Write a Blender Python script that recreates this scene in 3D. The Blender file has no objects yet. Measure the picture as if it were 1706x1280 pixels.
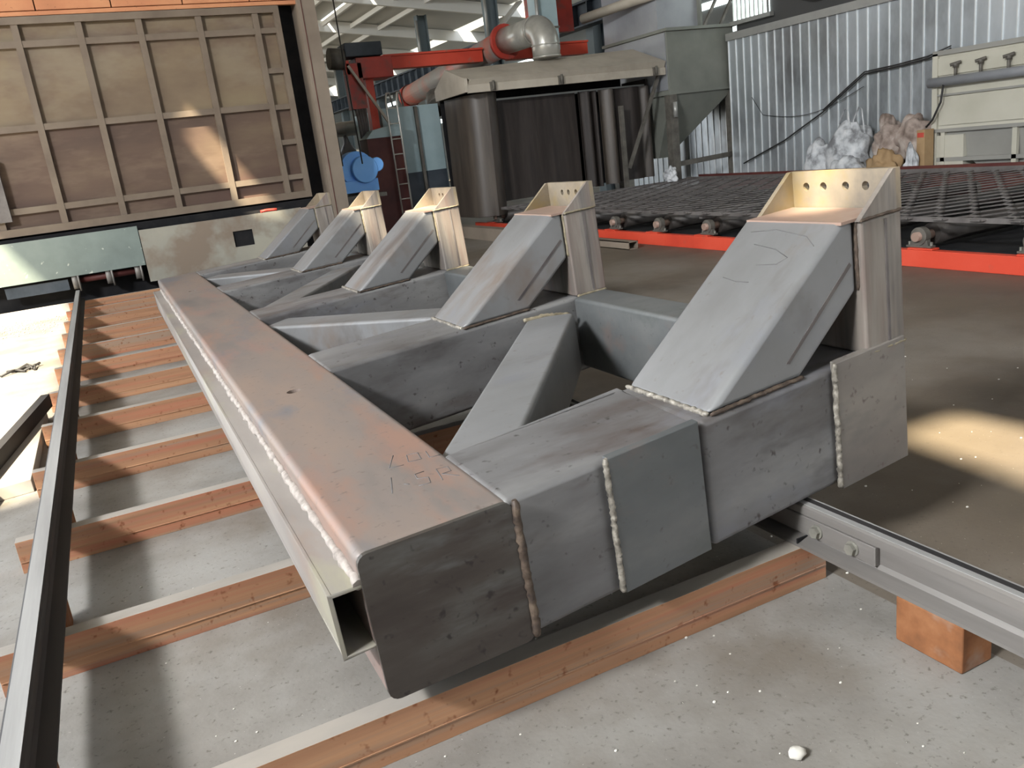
import bpy, bmesh, math, random
from mathutils import Vector, Matrix, noise as mnoise
random.seed(7)
S = bpy.context.scene
COL = S.collection

# ------------------------------------------------------------------ camera
R = [[0.8894455155851771, -0.44120525392544263, -0.11926692212849208],
     [-0.22494200223331332, -0.19543003906375758, -0.9545722578531213],
     [0.3978539561656842, 0.875868154313264, -0.2730699650697417]]
cam = bpy.data.cameras.new('camera')
cam.sensor_fit = 'HORIZONTAL'
cam.sensor_width = 36.0
cam.lens = 1391.19 / 1706 * 36.0
cam.clip_end = 300
camo = bpy.data.objects.new('camera', cam)
COL.objects.link(camo)
camo.matrix_world = Matrix(((R[0][0], -R[1][0], -R[2][0], 0), (R[0][1], -R[1][1], -R[2][1], 0),
                            (R[0][2], -R[1][2], -R[2][2], 1.6), (0, 0, 0, 1)))
S.camera = camo

# ------------------------------------------------------------------ light
S.view_settings.view_transform = 'Standard'
S.view_settings.look = 'None'
S.view_settings.exposure = 0.24
S.view_settings.gamma = 1.0
S.view_settings.use_curve_mapping = False
w = bpy.data.worlds.new('world')
S.world = w
w.use_nodes = True
bg = w.node_tree.nodes['Background']
bg.inputs[0].default_value = (0.86, 0.93, 1.0, 1)
bg.inputs[1].default_value = 2.5

SUN = Vector((0.6, 0.5, -1.0)).normalized()      # travel direction, x0 = x + .6 z, y0 = y + .5 z
sl = bpy.data.lights.new('sun', 'SUN')
sl.energy = 24.0
sl.angle = math.radians(1.3)
sl.color = (1.0, 0.88, 0.66)
so = bpy.data.objects.new('sun', sl)
COL.objects.link(so)
so.rotation_euler = SUN.to_track_quat('-Z', 'Y').to_euler()

KEY = Vector((1.2, 0.55, -1.0)).normalized()     # daylight from the high opening on the left
kl = bpy.data.lights.new('daylight_opening', 'AREA')
kl.shape = 'RECTANGLE'
kl.size = 2.6
kl.size_y = 1.0
kl.energy = 2300
kl.color = (0.96, 0.98, 1.0)
ko = bpy.data.objects.new('daylight_opening', kl)
COL.objects.link(ko)
ko.location = Vector((0.2, 4.0, 0.2)) - KEY * 12.0
ko.rotation_euler = KEY.to_track_quat('-Z', 'Y').to_euler()


# ------------------------------------------------------------------ materials
def lin(c):
    def f(v):
        v /= 255.0
        return v / 12.92 if v <= 0.04045 else ((v + 0.055) / 1.055) ** 2.4
    return (f(c[0]), f(c[1]), f(c[2]), 1.0)


def mat(name, cols, scale=4.0, stretch=(1, 1, 1), rough=0.6, metal=0.0, detail=6.0, bump=0.0, bscale=None,
        patch=None, patch_scale=1.5, patch_lo=0.5, patch_hi=0.62, spec=0.4, spots=None, lo=0.3, hi=0.7, distort=0.0):
    """procedural surface: noise ramp through cols, optional second colour in patches, optional dark or light flecks"""
    m = bpy.data.materials.new(name)
    m.use_nodes = True
    nt = m.node_tree
    N, K = nt.nodes, nt.links
    b = N['Principled BSDF']
    b.inputs['Roughness'].default_value = rough
    b.inputs['Metallic'].default_value = metal
    b.inputs['Specular IOR Level'].default_value = spec
    tc = N.new('ShaderNodeTexCoord')
    mp = N.new('ShaderNodeMapping')
    mp.inputs['Scale'].default_value = stretch
    K.new(tc.outputs['Object'], mp.inputs[0])
    n1 = N.new('ShaderNodeTexNoise')
    n1.inputs['Scale'].default_value = scale
    n1.inputs['Detail'].default_value = detail
    n1.inputs['Roughness'].default_value = 0.6
    n1.inputs['Distortion'].default_value = distort
    K.new(mp.outputs[0], n1.inputs['Vector'])
    r = N.new('ShaderNodeValToRGB')
    els = r.color_ramp.elements
    n = len(cols)
    els[0].position = lo
    els[0].color = lin(cols[0])
    els[1].position = hi
    els[1].color = lin(cols[-1])
    for i in range(1, n - 1):
        e = els.new(lo + (hi - lo) * i / (n - 1))
        e.color = lin(cols[i])
    K.new(n1.outputs['Fac'], r.inputs[0])
    out = r.outputs[0]

    def over(out, col, sc, a, bb, det, vec):
        n2 = N.new('ShaderNodeTexNoise')
        n2.inputs['Scale'].default_value = sc
        n2.inputs['Detail'].default_value = det
        n2.inputs['Roughness'].default_value = 0.65
        K.new(vec, n2.inputs['Vector'])
        mr = N.new('ShaderNodeMapRange')
        mr.inputs[1].default_value = a
        mr.inputs[2].default_value = bb
        K.new(n2.outputs['Fac'], mr.inputs[0])
        mx = N.new('ShaderNodeMix')
        mx.data_type = 'RGBA'
        K.new(mr.outputs[0], mx.inputs['Factor'])
        K.new(out, mx.inputs['A'])
        mx.inputs['B'].default_value = lin(col)
        return mx.outputs['Result']
    if patch:
        ps = patch if isinstance(patch, list) else [patch]
        for i, pc in enumerate(ps):
            mp2 = N.new('ShaderNodeMapping')
            mp2.inputs['Location'].default_value = (3.7 * i + 1.3, 1.1 * i, 2.3 * i)
            mp2.inputs['Scale'].default_value = stretch
            K.new(tc.outputs['Object'], mp2.inputs[0])
            out = over(out, pc, patch_scale, patch_lo, patch_hi, 5, mp2.outputs[0])
    if spots:
        for sc, col, a, bb in spots:
            out = over(out, col, sc, a, bb, 2, tc.outputs['Object'])
    K.new(out, b.inputs['Base Color'])
    if bump:
        bp = N.new('ShaderNodeBump')
        bp.inputs['Strength'].default_value = bump
        bp.inputs['Distance'].default_value = 0.01
        if bscale:
            n3 = N.new('ShaderNodeTexNoise')
            n3.inputs['Scale'].default_value = bscale
            n3.inputs['Detail'].default_value = 5
            K.new(tc.outputs['Object'], n3.inputs['Vector'])
            K.new(n3.outputs['Fac'], bp.inputs['Height'])
        else:
            K.new(n1.outputs['Fac'], bp.inputs['Height'])
        K.new(bp.outputs[0], b.inputs['Normal'])
    return m


def glow(name, col, strength):
    m = bpy.data.materials.new(name)
    m.use_nodes = True
    b = m.node_tree.nodes['Principled BSDF']
    b.inputs['Base Color'].default_value = lin(col)
    b.inputs['Emission Color'].default_value = lin(col)
    b.inputs['Emission Strength'].default_value = strength
    return m


M = {}
M['concrete'] = mat('concrete', [(102, 98, 92), (124, 120, 114), (142, 139, 133)], 1.3, rough=0.6, detail=9,
                    bump=0.12, bscale=60, patch=[(108, 100, 90), (144, 142, 138)], patch_scale=0.8, patch_lo=0.5, patch_hi=0.72,
                    spots=[(45, (92, 87, 81), 0.60, 0.75), (90, (172, 168, 160), 0.70, 0.76)], spec=0.35)
M['concrete_dusty'] = mat('dusty_concrete', [(78, 71, 62), (94, 85, 75), (108, 99, 88)], 0.9, rough=0.55, detail=9,
                          bump=0.1, bscale=60, patch=[(100, 90, 76), (122, 116, 108)], patch_scale=0.5, patch_lo=0.45, patch_hi=0.7,
                          spots=[(55, (84, 76, 68), 0.62, 0.75), (100, (176, 168, 156), 0.71, 0.76)], spec=0.35)
ST = dict(rough=0.48, metal=0.15, bump=0.05, spec=0.5)
M['beam_steel'] = mat('rust_bloomed_steel', [(100, 97, 95), (124, 114, 108), (136, 119, 108)], 1.4, (1.6, 0.5, 1),
                      patch=[(140, 112, 99), (106, 107, 111), (136, 112, 104)], patch_scale=1.8, patch_lo=0.54, patch_hi=0.68,
                      spots=[(30, (104, 92, 86), 0.62, 0.75)], **ST)
M['channel_steel'] = mat('pale_dusty_steel', [(118, 113, 109), (138, 132, 127), (152, 146, 140)], 1.4, (1.6, 0.5, 1),
                         patch=[(140, 124, 114), (150, 146, 128)], patch_scale=2.2, patch_lo=0.54, patch_hi=0.7, **ST)
M['cross_steel'] = mat('grey_rolled_steel', [(86, 83, 82), (110, 109, 109), (134, 133, 131)], 2.0, (0.4, 1, 1.2),
                       patch=[(80, 70, 66), (112, 113, 119), (72, 68, 67)], patch_scale=2.8, patch_lo=0.56, patch_hi=0.72, lo=0.34, hi=0.68,
                       spots=[(24, (58, 53, 51), 0.64, 0.76)], **ST)
M['end_steel'] = mat('shaded_oxide_end_plate', [(50, 43, 39), (64, 58, 53), (80, 79, 75)], 2.6, (0.5, 1, 2.2),  # colour darkened for the shade on the beam's end face
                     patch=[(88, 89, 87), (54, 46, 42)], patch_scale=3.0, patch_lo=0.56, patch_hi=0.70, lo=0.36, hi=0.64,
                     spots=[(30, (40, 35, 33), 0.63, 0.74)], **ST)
M['brace_steel'] = mat('pale_rolled_steel', [(104, 103, 102), (119, 119, 119), (130, 130, 131)], 1.6, (0.6, 1.2, 0.6),
                       patch=[(112, 102, 95), (116, 117, 122), (98, 93, 90)], patch_scale=1.9, patch_lo=0.56, patch_hi=0.70,
                       spots=[(22, (106, 101, 98), 0.66, 0.8)], **ST)
M['plate_steel'] = mat('blue_grey_plate', [(76, 79, 80), (92, 94, 94), (108, 108, 106)], 2.0, (0.6, 1, 1.2),
                       patch=[(106, 94, 89), (80, 84, 81)], patch_scale=2.6, patch_lo=0.56, patch_hi=0.74,
                       spots=[(26, (72, 70, 68), 0.65, 0.78)], **ST)
M['brown_plate'] = mat('brown_grey_plate', [(94, 90, 87), (114, 108, 103), (132, 126, 119)], 2.0, (0.6, 1, 1.2),
                       patch=[(122, 100, 98), (98, 96, 94)], patch_scale=2.6, patch_lo=0.56, patch_hi=0.74,
                       spots=[(26, (92, 80, 78), 0.63, 0.76)], **ST)
M['post_steel'] = mat('brown_grey_post', [(102, 94, 88), (126, 118, 110), (148, 141, 133)], 2.2, (4, 4, 0.35),
                      patch=[(116, 98, 91), (92, 88, 87)], patch_scale=2.4, patch_lo=0.5, patch_hi=0.72, **ST)
M['cap_steel'] = mat('yellowed_plate', [(112, 104, 91), (134, 123, 106), (148, 135, 114)], 3.4, patch=[(134, 116, 76), (106, 98, 90)],
                     patch_scale=3.2, patch_lo=0.52, patch_hi=0.7, **ST)
M['seat_steel'] = mat('rusty_seat_plate', [(136, 120, 110), (152, 126, 112), (160, 146, 136)], 3.0, **ST)
M['weld_pale'] = mat('pale_weld', [(84, 80, 74), (132, 126, 116), (178, 172, 160)], 40, rough=0.5, metal=0.3, bump=0.4)
M['weld_dusty'] = mat('dusty_weld', [(120, 112, 106), (150, 141, 134), (166, 158, 150)], 30, rough=0.6, bump=0.3)
M['mark_grey'] = mat('grey_marker', [(84, 82, 82), (100, 98, 98)], 8, rough=0.7)
M['weld_brown'] = mat('brown_weld', [(50, 42, 38), (78, 66, 57), (108, 94, 80)], 30, rough=0.55, metal=0.2, bump=0.4)
M['weld_yellow'] = mat('yellowed_weld', [(104, 96, 80), (130, 120, 98), (146, 138, 120)], 25, rough=0.6, bump=0.3)
M['rust'] = mat('orange_rust', [(138, 103, 79), (162, 121, 92), (178, 136, 103)], 1.6, (0.25, 1, 11), rough=0.75,
                patch=[(146, 124, 106), (166, 108, 84)], patch_scale=1.8, patch_lo=0.5, patch_hi=0.66, spec=0.25, lo=0.32, hi=0.68,
                spots=[(26, (120, 74, 48), 0.62, 0.76)])
M['sleeper_top'] = mat('worn_sleeper_top', [(128, 122, 114), (146, 140, 132), (158, 150, 140)], 3, (0.4, 1, 1), rough=0.6, metal=0.1)
M['rust_block'] = mat('flaky_rust', [(96, 64, 44), (130, 86, 56), (148, 104, 72)], 6, rough=0.8, spec=0.2,
                      patch=[(140, 116, 100)], patch_scale=3, patch_lo=0.55, patch_hi=0.68)
M['rail'] = mat('rail_steel', [(104, 100, 96), (124, 120, 116), (140, 134, 128)], 3, (2, 0.15, 2), rough=0.5, metal=0.3)
M['rail_head'] = mat('polished_rail_head', [(128, 127, 125), (146, 145, 143), (162, 161, 158)], 5, (3, 0.12, 1), rough=0.45, metal=0.05)
M['rail_dark'] = mat('near_black_steel', [(30, 29, 30), (44, 42, 42), (58, 54, 52)], 3, (1, 0.2, 1), rough=0.65)
M['bolt'] = mat('dull_bolt', [(122, 120, 112), (146, 144, 134)], 20, rough=0.5, metal=0.4)
M['door_rust'] = mat('brown_furnace_skin', [(98, 82, 68), (118, 102, 82), (128, 115, 90)], 0.8, (0.5, 1, 1), rough=0.6, metal=0.1,
                     patch=[(94, 74, 65), (128, 116, 98)], patch_scale=1.0, patch_lo=0.5, patch_hi=0.7)
M['door_red'] = mat('red_brown_furnace_skin', [(76, 60, 52), (92, 74, 62), (112, 96, 76)], 0.7, (0.5, 1, 1.6), rough=0.6, metal=0.1,
                    patch=[(84, 64, 56), (116, 98, 82)], patch_scale=0.9, patch_lo=0.5, patch_hi=0.7)
M['door_rib'] = mat('brown_furnace_rib', [(96, 84, 73), (110, 97, 84), (120, 108, 94)], 1.5, rough=0.6, metal=0.1)
M['casing'] = mat('orange_casing', [(164, 108, 76), (182, 122, 86), (194, 138, 98)], 1.0, rough=0.7, spots=[(20, (120, 74, 54), 0.66, 0.74)])
M['jamb'] = mat('taupe_jamb', [(112, 100, 88), (126, 114, 101), (136, 124, 110)], 1.0, rough=0.6)
M['green_panel'] = mat('green_grey_paint', [(104, 114, 110), (120, 131, 126), (134, 143, 137)], 0.9, rough=0.5,
                       spots=[(9, (176, 180, 170), 0.68, 0.73)])
M['grey_panel'] = mat('dusty_grey_paint', [(128, 126, 116), (144, 141, 130), (158, 154, 140)], 0.9, rough=0.55, patch=(126, 112, 98), patch_scale=0.8)
M['dark'] = mat('matt_black', [(20, 20, 22), (30, 30, 32), (40, 38, 38)], 3, rough=0.85, spec=0.2)
M['blue_dark'] = mat('dark_blue_grey', [(44, 52, 60), (60, 68, 76), (76, 82, 90)], 2, rough=0.6)
M['galv'] = mat('galvanised_sheet', [(160, 166, 168), (184, 190, 194), (204, 210, 214)], 0.9, (1, 1, 0.5), rough=0.34, metal=0.55,
                patch=[(120, 120, 120), (104, 102, 102)], patch_scale=0.7, patch_lo=0.5, patch_hi=0.75)
M['galv_rib'] = mat('highlight_toned_rib', [(206, 210, 210), (226, 228, 228)], 3, rough=0.3, metal=0.4)  # lighter than the sheet: the ribs' highlights are put into the colour
M['trim'] = mat('pale_flashing', [(150, 150, 146), (168, 167, 162)], 2, rough=0.4, metal=0.4)
M['duct'] = mat('silver_duct', [(158, 156, 149), (182, 180, 172), (200, 198, 190)], 2, rough=0.32, metal=0.45)
M['collector'] = mat('olive_grey_paint', [(106, 108, 101), (118, 120, 112), (128, 129, 121)], 1.2, rough=0.5)
M['collector_pale'] = mat('pale_grey_paint', [(136, 138, 142), (150, 152, 156), (160, 162, 164)], 1.0, rough=0.45, metal=0.2)
M['hood'] = mat('beige_hood_paint', [(156, 147, 133), (174, 165, 151), (186, 178, 163)], 1.4, rough=0.55)
M['curtain'] = mat('black_rubber', [(40, 35, 33), (52, 46, 43), (62, 55, 51)], 2, (4, 1, 0.4), rough=0.55, spec=0.3)
M['curtain_brown'] = mat('dusty_rubber', [(60, 52, 47), (74, 66, 59), (86, 77, 68)], 2, (3, 3, 0.4), rough=0.45, spec=0.5)
M['red'] = mat('orange_red_paint', [(186, 60, 42), (202, 70, 48), (210, 80, 58)], 1.2, rough=0.5, patch=[(150, 96, 80)], patch_scale=2.2, patch_lo=0.62, patch_hi=0.72)
M['red_dark'] = mat('dull_red_paint', [(150, 52, 44), (176, 62, 50), (192, 76, 62)], 1.4, rough=0.5, patch=[(112, 74, 66)], patch_scale=1.2)
M['maroon'] = mat('maroon_paint', [(66, 30, 28), (84, 40, 36), (98, 56, 46)], 1.5, rough=0.6)
M['pipe_grey'] = mat('grey_red_pipe', [(142, 138, 134), (160, 120, 108), (196, 92, 72)], 0.7, rough=0.4, lo=0.42, hi=0.62)
M['teal'] = mat('teal_grey_paint', [(142, 164, 168), (160, 180, 184), (172, 190, 194)], 0.9, rough=0.45)
M['blue'] = mat('bright_blue_paint', [(100, 168, 246), (116, 182, 255), (128, 190, 255)], 1.5, rough=0.45)
M['roller'] = mat('black_roller', [(46, 43, 41), (60, 56, 53), (72, 67, 63)], 3, rough=0.5, metal=0.2)
M['bearing'] = mat('grey_bearing', [(82, 78, 72), (100, 96, 89), (116, 111, 103)], 6, rough=0.55, metal=0.2)
M['grate'] = mat('dark_grating', [(84, 79, 77), (108, 103, 100), (124, 119, 116)], 3, rough=0.45, metal=0.3)
M['cream'] = mat('cream_paint', [(172, 168, 152), (184, 180, 165), (192, 188, 174)], 0.8, rough=0.5)
M['cream_grey'] = mat('grey_cream_paint', [(134, 132, 126), (148, 146, 139)], 1.0, rough=0.5)
M['bag'] = mat('white_woven_bag', [(122, 122, 124), (186, 188, 190), (214, 214, 214)], 3.0, rough=0.7, lo=0.36, hi=0.6, bump=0.5, bscale=14)
M['bag_brown'] = mat('dirty_woven_bag', [(112, 96, 86), (158, 142, 132), (190, 178, 168)], 3.0, rough=0.7, lo=0.34, hi=0.62, bump=0.5, bscale=12)
M['card'] = mat('brown_cardboard', [(150, 122, 88), (170, 142, 106)], 4, rough=0.8)
M['card_red'] = mat('red_print', [(176, 64, 52), (190, 80, 66)], 4, rough=0.7)
M['roof'] = mat('grey_roof_sheet', [(168, 168, 164), (180, 180, 175), (188, 187, 182)], 0.4, rough=0.7)
M['purlin'] = mat('pale_purlin', [(206, 205, 200), (216, 215, 210)], 0.5, rough=0.6)
M['column'] = mat('blue_grey_column', [(82, 94, 98), (96, 108, 112), (110, 120, 124)], 0.5, rough=0.5)
M['cable'] = mat('black_cable', [(34, 33, 33), (52, 50, 49)], 10, rough=0.6)
M['wall_grey'] = mat('grey_wall', [(104, 106, 104), (122, 124, 122)], 0.3, rough=0.7)
M['wall_dark'] = mat('dark_back_wall', [(60, 60, 60), (76, 75, 73)], 0.3, rough=0.8)
M['stone'] = mat('white_stone', [(186, 182, 172), (212, 208, 200)], 12, rough=0.8)
M['grit'] = mat('pale_grit', [(128, 116, 102), (176, 166, 150), (206, 198, 184)], 8, rough=0.9)
M['glass'] = glow('daylit_translucent_sheet', (226, 240, 240), 3.0)
M['slab'] = mat('pale_plate', [(150, 144, 138), (166, 160, 154)], 1.5, rough=0.6)
M['hose'] = mat('grey_hose', [(66, 60, 60), (90, 84, 82), (110, 104, 100)], 4, rough=0.55)
M['rope_red'] = mat('red_plastic', [(200, 62, 52), (214, 78, 66)], 4, rough=0.5)


# ------------------------------------------------------------------ mesh helpers
class MB:
    def __init__(self):
        self.v, self.f, self.mi, self.sm = [], [], [], []

    def add(self, vs, fs, m=0, smooth=False):
        o = len(self.v)
        self.v += [tuple(p) for p in vs]
        for f in fs:
            self.f.append([i + o for i in f])
            self.mi.append(m)
            self.sm.append(smooth)
        return self

    def hexa(self, b, t, m=0):
        """bottom quad b (ccw from above), top quad t"""
        return self.add(list(b) + list(t), [(3, 2, 1, 0), (4, 5, 6, 7), (0, 1, 5, 4), (1, 2, 6, 5), (2, 3, 7, 6), (3, 0, 4, 7)], m)

    def box(self, x0, x1, y0, y1, z0, z1, m=0):
        return self.hexa([(x0, y0, z0), (x1, y0, z0), (x1, y1, z0), (x0, y1, z0)],
                         [(x0, y0, z1), (x1, y0, z1), (x1, y1, z1), (x0, y1, z1)], m)

    def prism(self, poly, fn0, fn1, m=0):
        """poly in 2d, fn maps a 2d point to 3d for the two ends"""
        n = len(poly)
        vs = [fn0(p) for p in poly] + [fn1(p) for p in poly]
        fs = [tuple(range(n - 1, -1, -1)), tuple(range(n, 2 * n))]
        fs += [(i, (i + 1) % n, n + (i + 1) % n, n + i) for i in range(n)]
        return self.add(vs, fs, m)

    def bar(self, p, q, wd, ht, m=0, up=(0, 0, 1)):
        p, q = Vector(p), Vector(q)
        d = (q - p).normalized()
        s = d.cross(Vector(up))
        if s.length < 1e-4:
            s = d.cross(Vector((1, 0, 0)))
        s.normalize()
        u = s.cross(d)
        a, b = s * wd / 2, u * ht / 2
        return self.add([p - a - b, p + a - b, p + a + b, p - a + b, q - a - b, q + a - b, q + a + b, q - a + b],
                        [(0, 1, 2, 3), (7, 6, 5, 4), (4, 5, 1, 0), (5, 6, 2, 1), (6, 7, 3, 2), (7, 4, 0, 3)], m)

    def tube(self, path, r, n=12, m=0, cap=True, smooth=True, jit=0.0):
        P = [Vector(p) for p in path]
        rings = []
        prev = None
        for i, p in enumerate(P):
            d = (P[min(i + 1, len(P) - 1)] - P[max(i - 1, 0)]).normalized()
            if prev is None:
                a = d.orthogonal().normalized()
            else:
                a = (prev - d * prev.dot(d))
                a = a.normalized() if a.length > 1e-5 else d.orthogonal().normalized()
            prev = a
            b = d.cross(a)
            rr = r[i] if isinstance(r, (list, tuple)) else r
            ring = []
            for k in range(n):
                t = 2 * math.pi * k / n
                q = rr * (1 + jit * (random.random() - 0.5))
                ring.append(p + (a * math.cos(t) + b * math.sin(t)) * q)
            rings.append(ring)
        vs = [v for g in rings for v in g]
        fs = []
        for i in range(len(P) - 1):
            for k in range(n):
                fs.append((i * n + k, i * n + (k + 1) % n, (i + 1) * n + (k + 1) % n, (i + 1) * n + k))
        self.add(vs, fs, m, smooth)
        if cap:
            self.add(rings[0], [tuple(range(n - 1, -1, -1))], m)
            self.add(rings[-1], [tuple(range(n))], m)
        return self

    def ball(self, c, rx, ry, rz, m=0, seg=12, rings=8, amp=0.0, fr=3.0, seed=0.0):
        c = Vector(c)
        vs, fs = [], []
        for i in range(rings + 1):
            th = math.pi * i / rings
            for k in range(seg):
                ph = 2 * math.pi * k / seg
                d = Vector((math.sin(th) * math.cos(ph), math.sin(th) * math.sin(ph), math.cos(th)))
                s = 1 + amp * mnoise.noise(d * fr + Vector((seed, seed * 2, 0)))
                vs.append(c + Vector((d.x * rx, d.y * ry, d.z * rz)) * s)
        for i in range(rings):
            for k in range(seg):
                fs.append((i * seg + k, (i + 1) * seg + k, (i + 1) * seg + (k + 1) % seg, i * seg + (k + 1) % seg))
        return self.add(vs, fs, m, True)

    def build(self, name, mats, parent=None, bevel=0.0, seg=2):
        me = bpy.data.meshes.new(name)
        me.from_pydata([tuple(v) for v in self.v], [], self.f)
        if not isinstance(mats, (list, tuple)):
            mats = [mats]
        for mm in mats:
            me.materials.append(M[mm] if isinstance(mm, str) else mm)
        for i, p in enumerate(me.polygons):
            p.material_index = self.mi[i]
            p.use_smooth = self.sm[i]
        bm = bmesh.new()
        bm.from_mesh(me)
        bmesh.ops.remove_doubles(bm, verts=bm.verts, dist=1e-5)
        bmesh.ops.recalc_face_normals(bm, faces=bm.faces)
        bm.to_mesh(me)
        bm.free()
        o = bpy.data.objects.new(name, me)
        COL.objects.link(o)
        if parent:
            o.parent = parent
        if bevel:
            md = o.modifiers.new('bevel', 'BEVEL')
            md.width = bevel
            md.segments = seg
            md.limit_method = 'ANGLE'
            md.angle_limit = math.radians(40)
            md.harden_normals = True
            for p in me.polygons:
                p.use_smooth = True
        return o


def cut(o, cutters):
    """subtract the given meshes from o for good and drop them"""
    for cm in cutters:
        c = cm.build('cutter', [m for m in o.data.materials])
        c.parent = o.parent
        md = o.modifiers.new('cut', 'BOOLEAN')
        md.object = c
        md.operation = 'DIFFERENCE'
        md.solver = 'EXACT'
        bpy.context.view_layer.update()
        dg = bpy.context.evaluated_depsgraph_get()
        me = bpy.data.meshes.new_from_object(o.evaluated_get(dg))
        o.modifiers.clear()
        o.data = me
        bpy.data.objects.remove(c)
    return o


def tag(o, label, cat, group=None):
    o['label'] = label
    o['category'] = cat
    if group:
        o['group'] = group
    return o


def thing(name, label, cat, loc=(0, 0, 0), group=None):
    o = bpy.data.objects.new(name, None)
    o.empty_display_size = 0.2
    COL.objects.link(o)
    o.location = loc
    return tag(o, label, cat, group)


def struct(o):
    o['kind'] = 'structure'
    return o


def copy_tree(o, parent=None):
    c = o.copy()
    COL.objects.link(c)
    if parent:
        c.parent = parent
    for ch in list(o.children):
        copy_tree(ch, c)
    return c


# ------------------------------------------------------------------ the setting
struct(MB().box(-40, 2.06, -40, 62, -0.3, 0).build('floor', 'concrete'))
struct(MB().box(2.06, 40, -40, 62, -0.3, 0).build('floor', 'concrete_dusty'))

# roof with translucent panels left open to the sky; x0, y0 = where their sun lands on the floor
roof = MB().box(-5.45, 4.0, -9, 62, 8.0, 8.12).box(-14, -5.44, -9, 1.2, 8.0, 8.12)  # second box: unseen extension added to keep sun off the near left floor
roof.hexa([(4, -9, 8), (24, -9, 5.6), (24, 62, 5.6), (4, 62, 8)], [(4, -9, 8.12), (24, -9, 5.72), (24, 62, 5.72), (4, 62, 8.12)])
ro = struct(roof.build('ceiling', 'roof'))


def skylight(pts):
    m = MB()
    q = [(x - 4.83, y - 4.02) for x, y in pts]
    m.prism(q, lambda p: (p[0], p[1], 7.5), lambda p: (p[0], p[1], 8.6))
    return m


cut(ro, [skylight([(3.1, 1.2), (3.9, 1.2), (3.75, 2.75), (3.25, 2.75)]),
         skylight([(3.02, 2.88), (3.42, 2.88), (3.42, 3.12), (3.02, 3.12)]),
         skylight([(2.88, 6.2), (3.22, 6.2), (3.22, 9.3), (2.88, 9.3)]),
         MB().box(6.50, 6.70, 22, 60, 7, 8.6), MB().box(9.8, 10.0, 22, 60, 6, 8.6), MB().box(15.5, 16.2, 20, 60, 5, 8.6),
         skylight([(2.84, 14.75), (3.38, 14.7), (3.38, 15.9), (2.84, 15.6)])])
struct(MB().box(-14, 24, 62, 62.2, 0, 9).build('wall_front', 'wall_grey'))

struct(MB().box(-22, 1.6, -5.2, -5.0, 0, 8).build('wall_back_light_block', 'wall_dark'))  # unseen wall section, added and sized to cut the light from behind
# corrugated right wall: ribs are part of the sheet
wl = MB()
wl.box(12.5, 12.56, -9, 14.62, 0, 3.16)
y = 14.6
while y > -3:
    p = [(0, y - 0.014), (0.0, y + 0.014), (-0.02, y + 0.007), (-0.02, y - 0.007)]
    wl.prism(p, lambda q: (12.5 + q[0], q[1], 0.0), lambda q: (12.5 + q[0], q[1], 3.15), 1)
    y -= 0.222
struct(wl.build('wall_right', ['galv', 'galv_rib']))
wl = MB()
wl.box(12.90, 12.96, 14.62, 19.0, 0, 3.16)
y = 14.8
while y < 18.9:
    wl.prism([(0, y - 0.014), (0.0, y + 0.014), (-0.02, y + 0.007), (-0.02, y - 0.007)], lambda q: (12.90 + q[0], q[1], 0.0), lambda q: (12.90 + q[0], q[1], 3.15), 1)
    y += 0.222
struct(wl.build('wall_right', ['galv', 'galv_rib']))
struct(MB().box(12.44, 12.62, -9, 14.62, 3.13, 3.27).build('trim_1', 'trim'))
struct(MB().box(12.75, 12.9, -9, 14.62, 0, 6.5).build('wall_right_upper', 'wall_dark'))
wn = struct(MB().box(12.70, 12.74, 13.62, 14.62, 3.50, 5.2).build('window_1', 'glass'))
fr = MB()
for yy in [13.62 + 0.125 * i for i in range(9)]:
    fr.box(12.66, 12.70, yy - 0.012, yy + 0.012, 3.45, 5.2)
fr.box(12.62, 12.72, 13.5, 14.7, 3.42, 3.50)
fr.build('window_frame', 'trim', wn)
struct(MB().box(20.0, 20.2, 15, 62, 0, 9).build('wall_right_far', 'wall_grey'))
for k in range(3):
    wb = MB()
    for j in range(9):
        wb.box(19.96, 19.99, 17 + j * 5.0, 20.6 + j * 5.0, 3.4 + k * 0.9, 3.62 + k * 0.9)
    struct(wb.build('window_%d' % (k + 2), 'glass'))
# roof framing seen in the far bay
for k in range(8):
    yy = 19 + 5.5 * k
    b = MB().bar((-5.3, yy, 7.75), (4, yy, 7.75), 0.16, 0.4)
    b.bar((4, yy, 7.75), (19.9, yy, 5.85), 0.16, 0.4)
    tag(b.build('roof_beam', 'purlin'), 'pale steel roof beam spanning the far bay under grey roof sheeting', 'roof beam', 'roof beams of the far bay')
for k in range(7):
    x = 5.2 + 1.15 * k
    z = 7.9 - 0.12 * (x - 4)
    tag(MB().box(x - 0.05, x + 0.05, 17, 60, z - 0.16, z).build('purlin', 'purlin'),
        'thin pale purlin running lengthwise under the far roof', 'purlin', 'purlins of the far bay')

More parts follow.
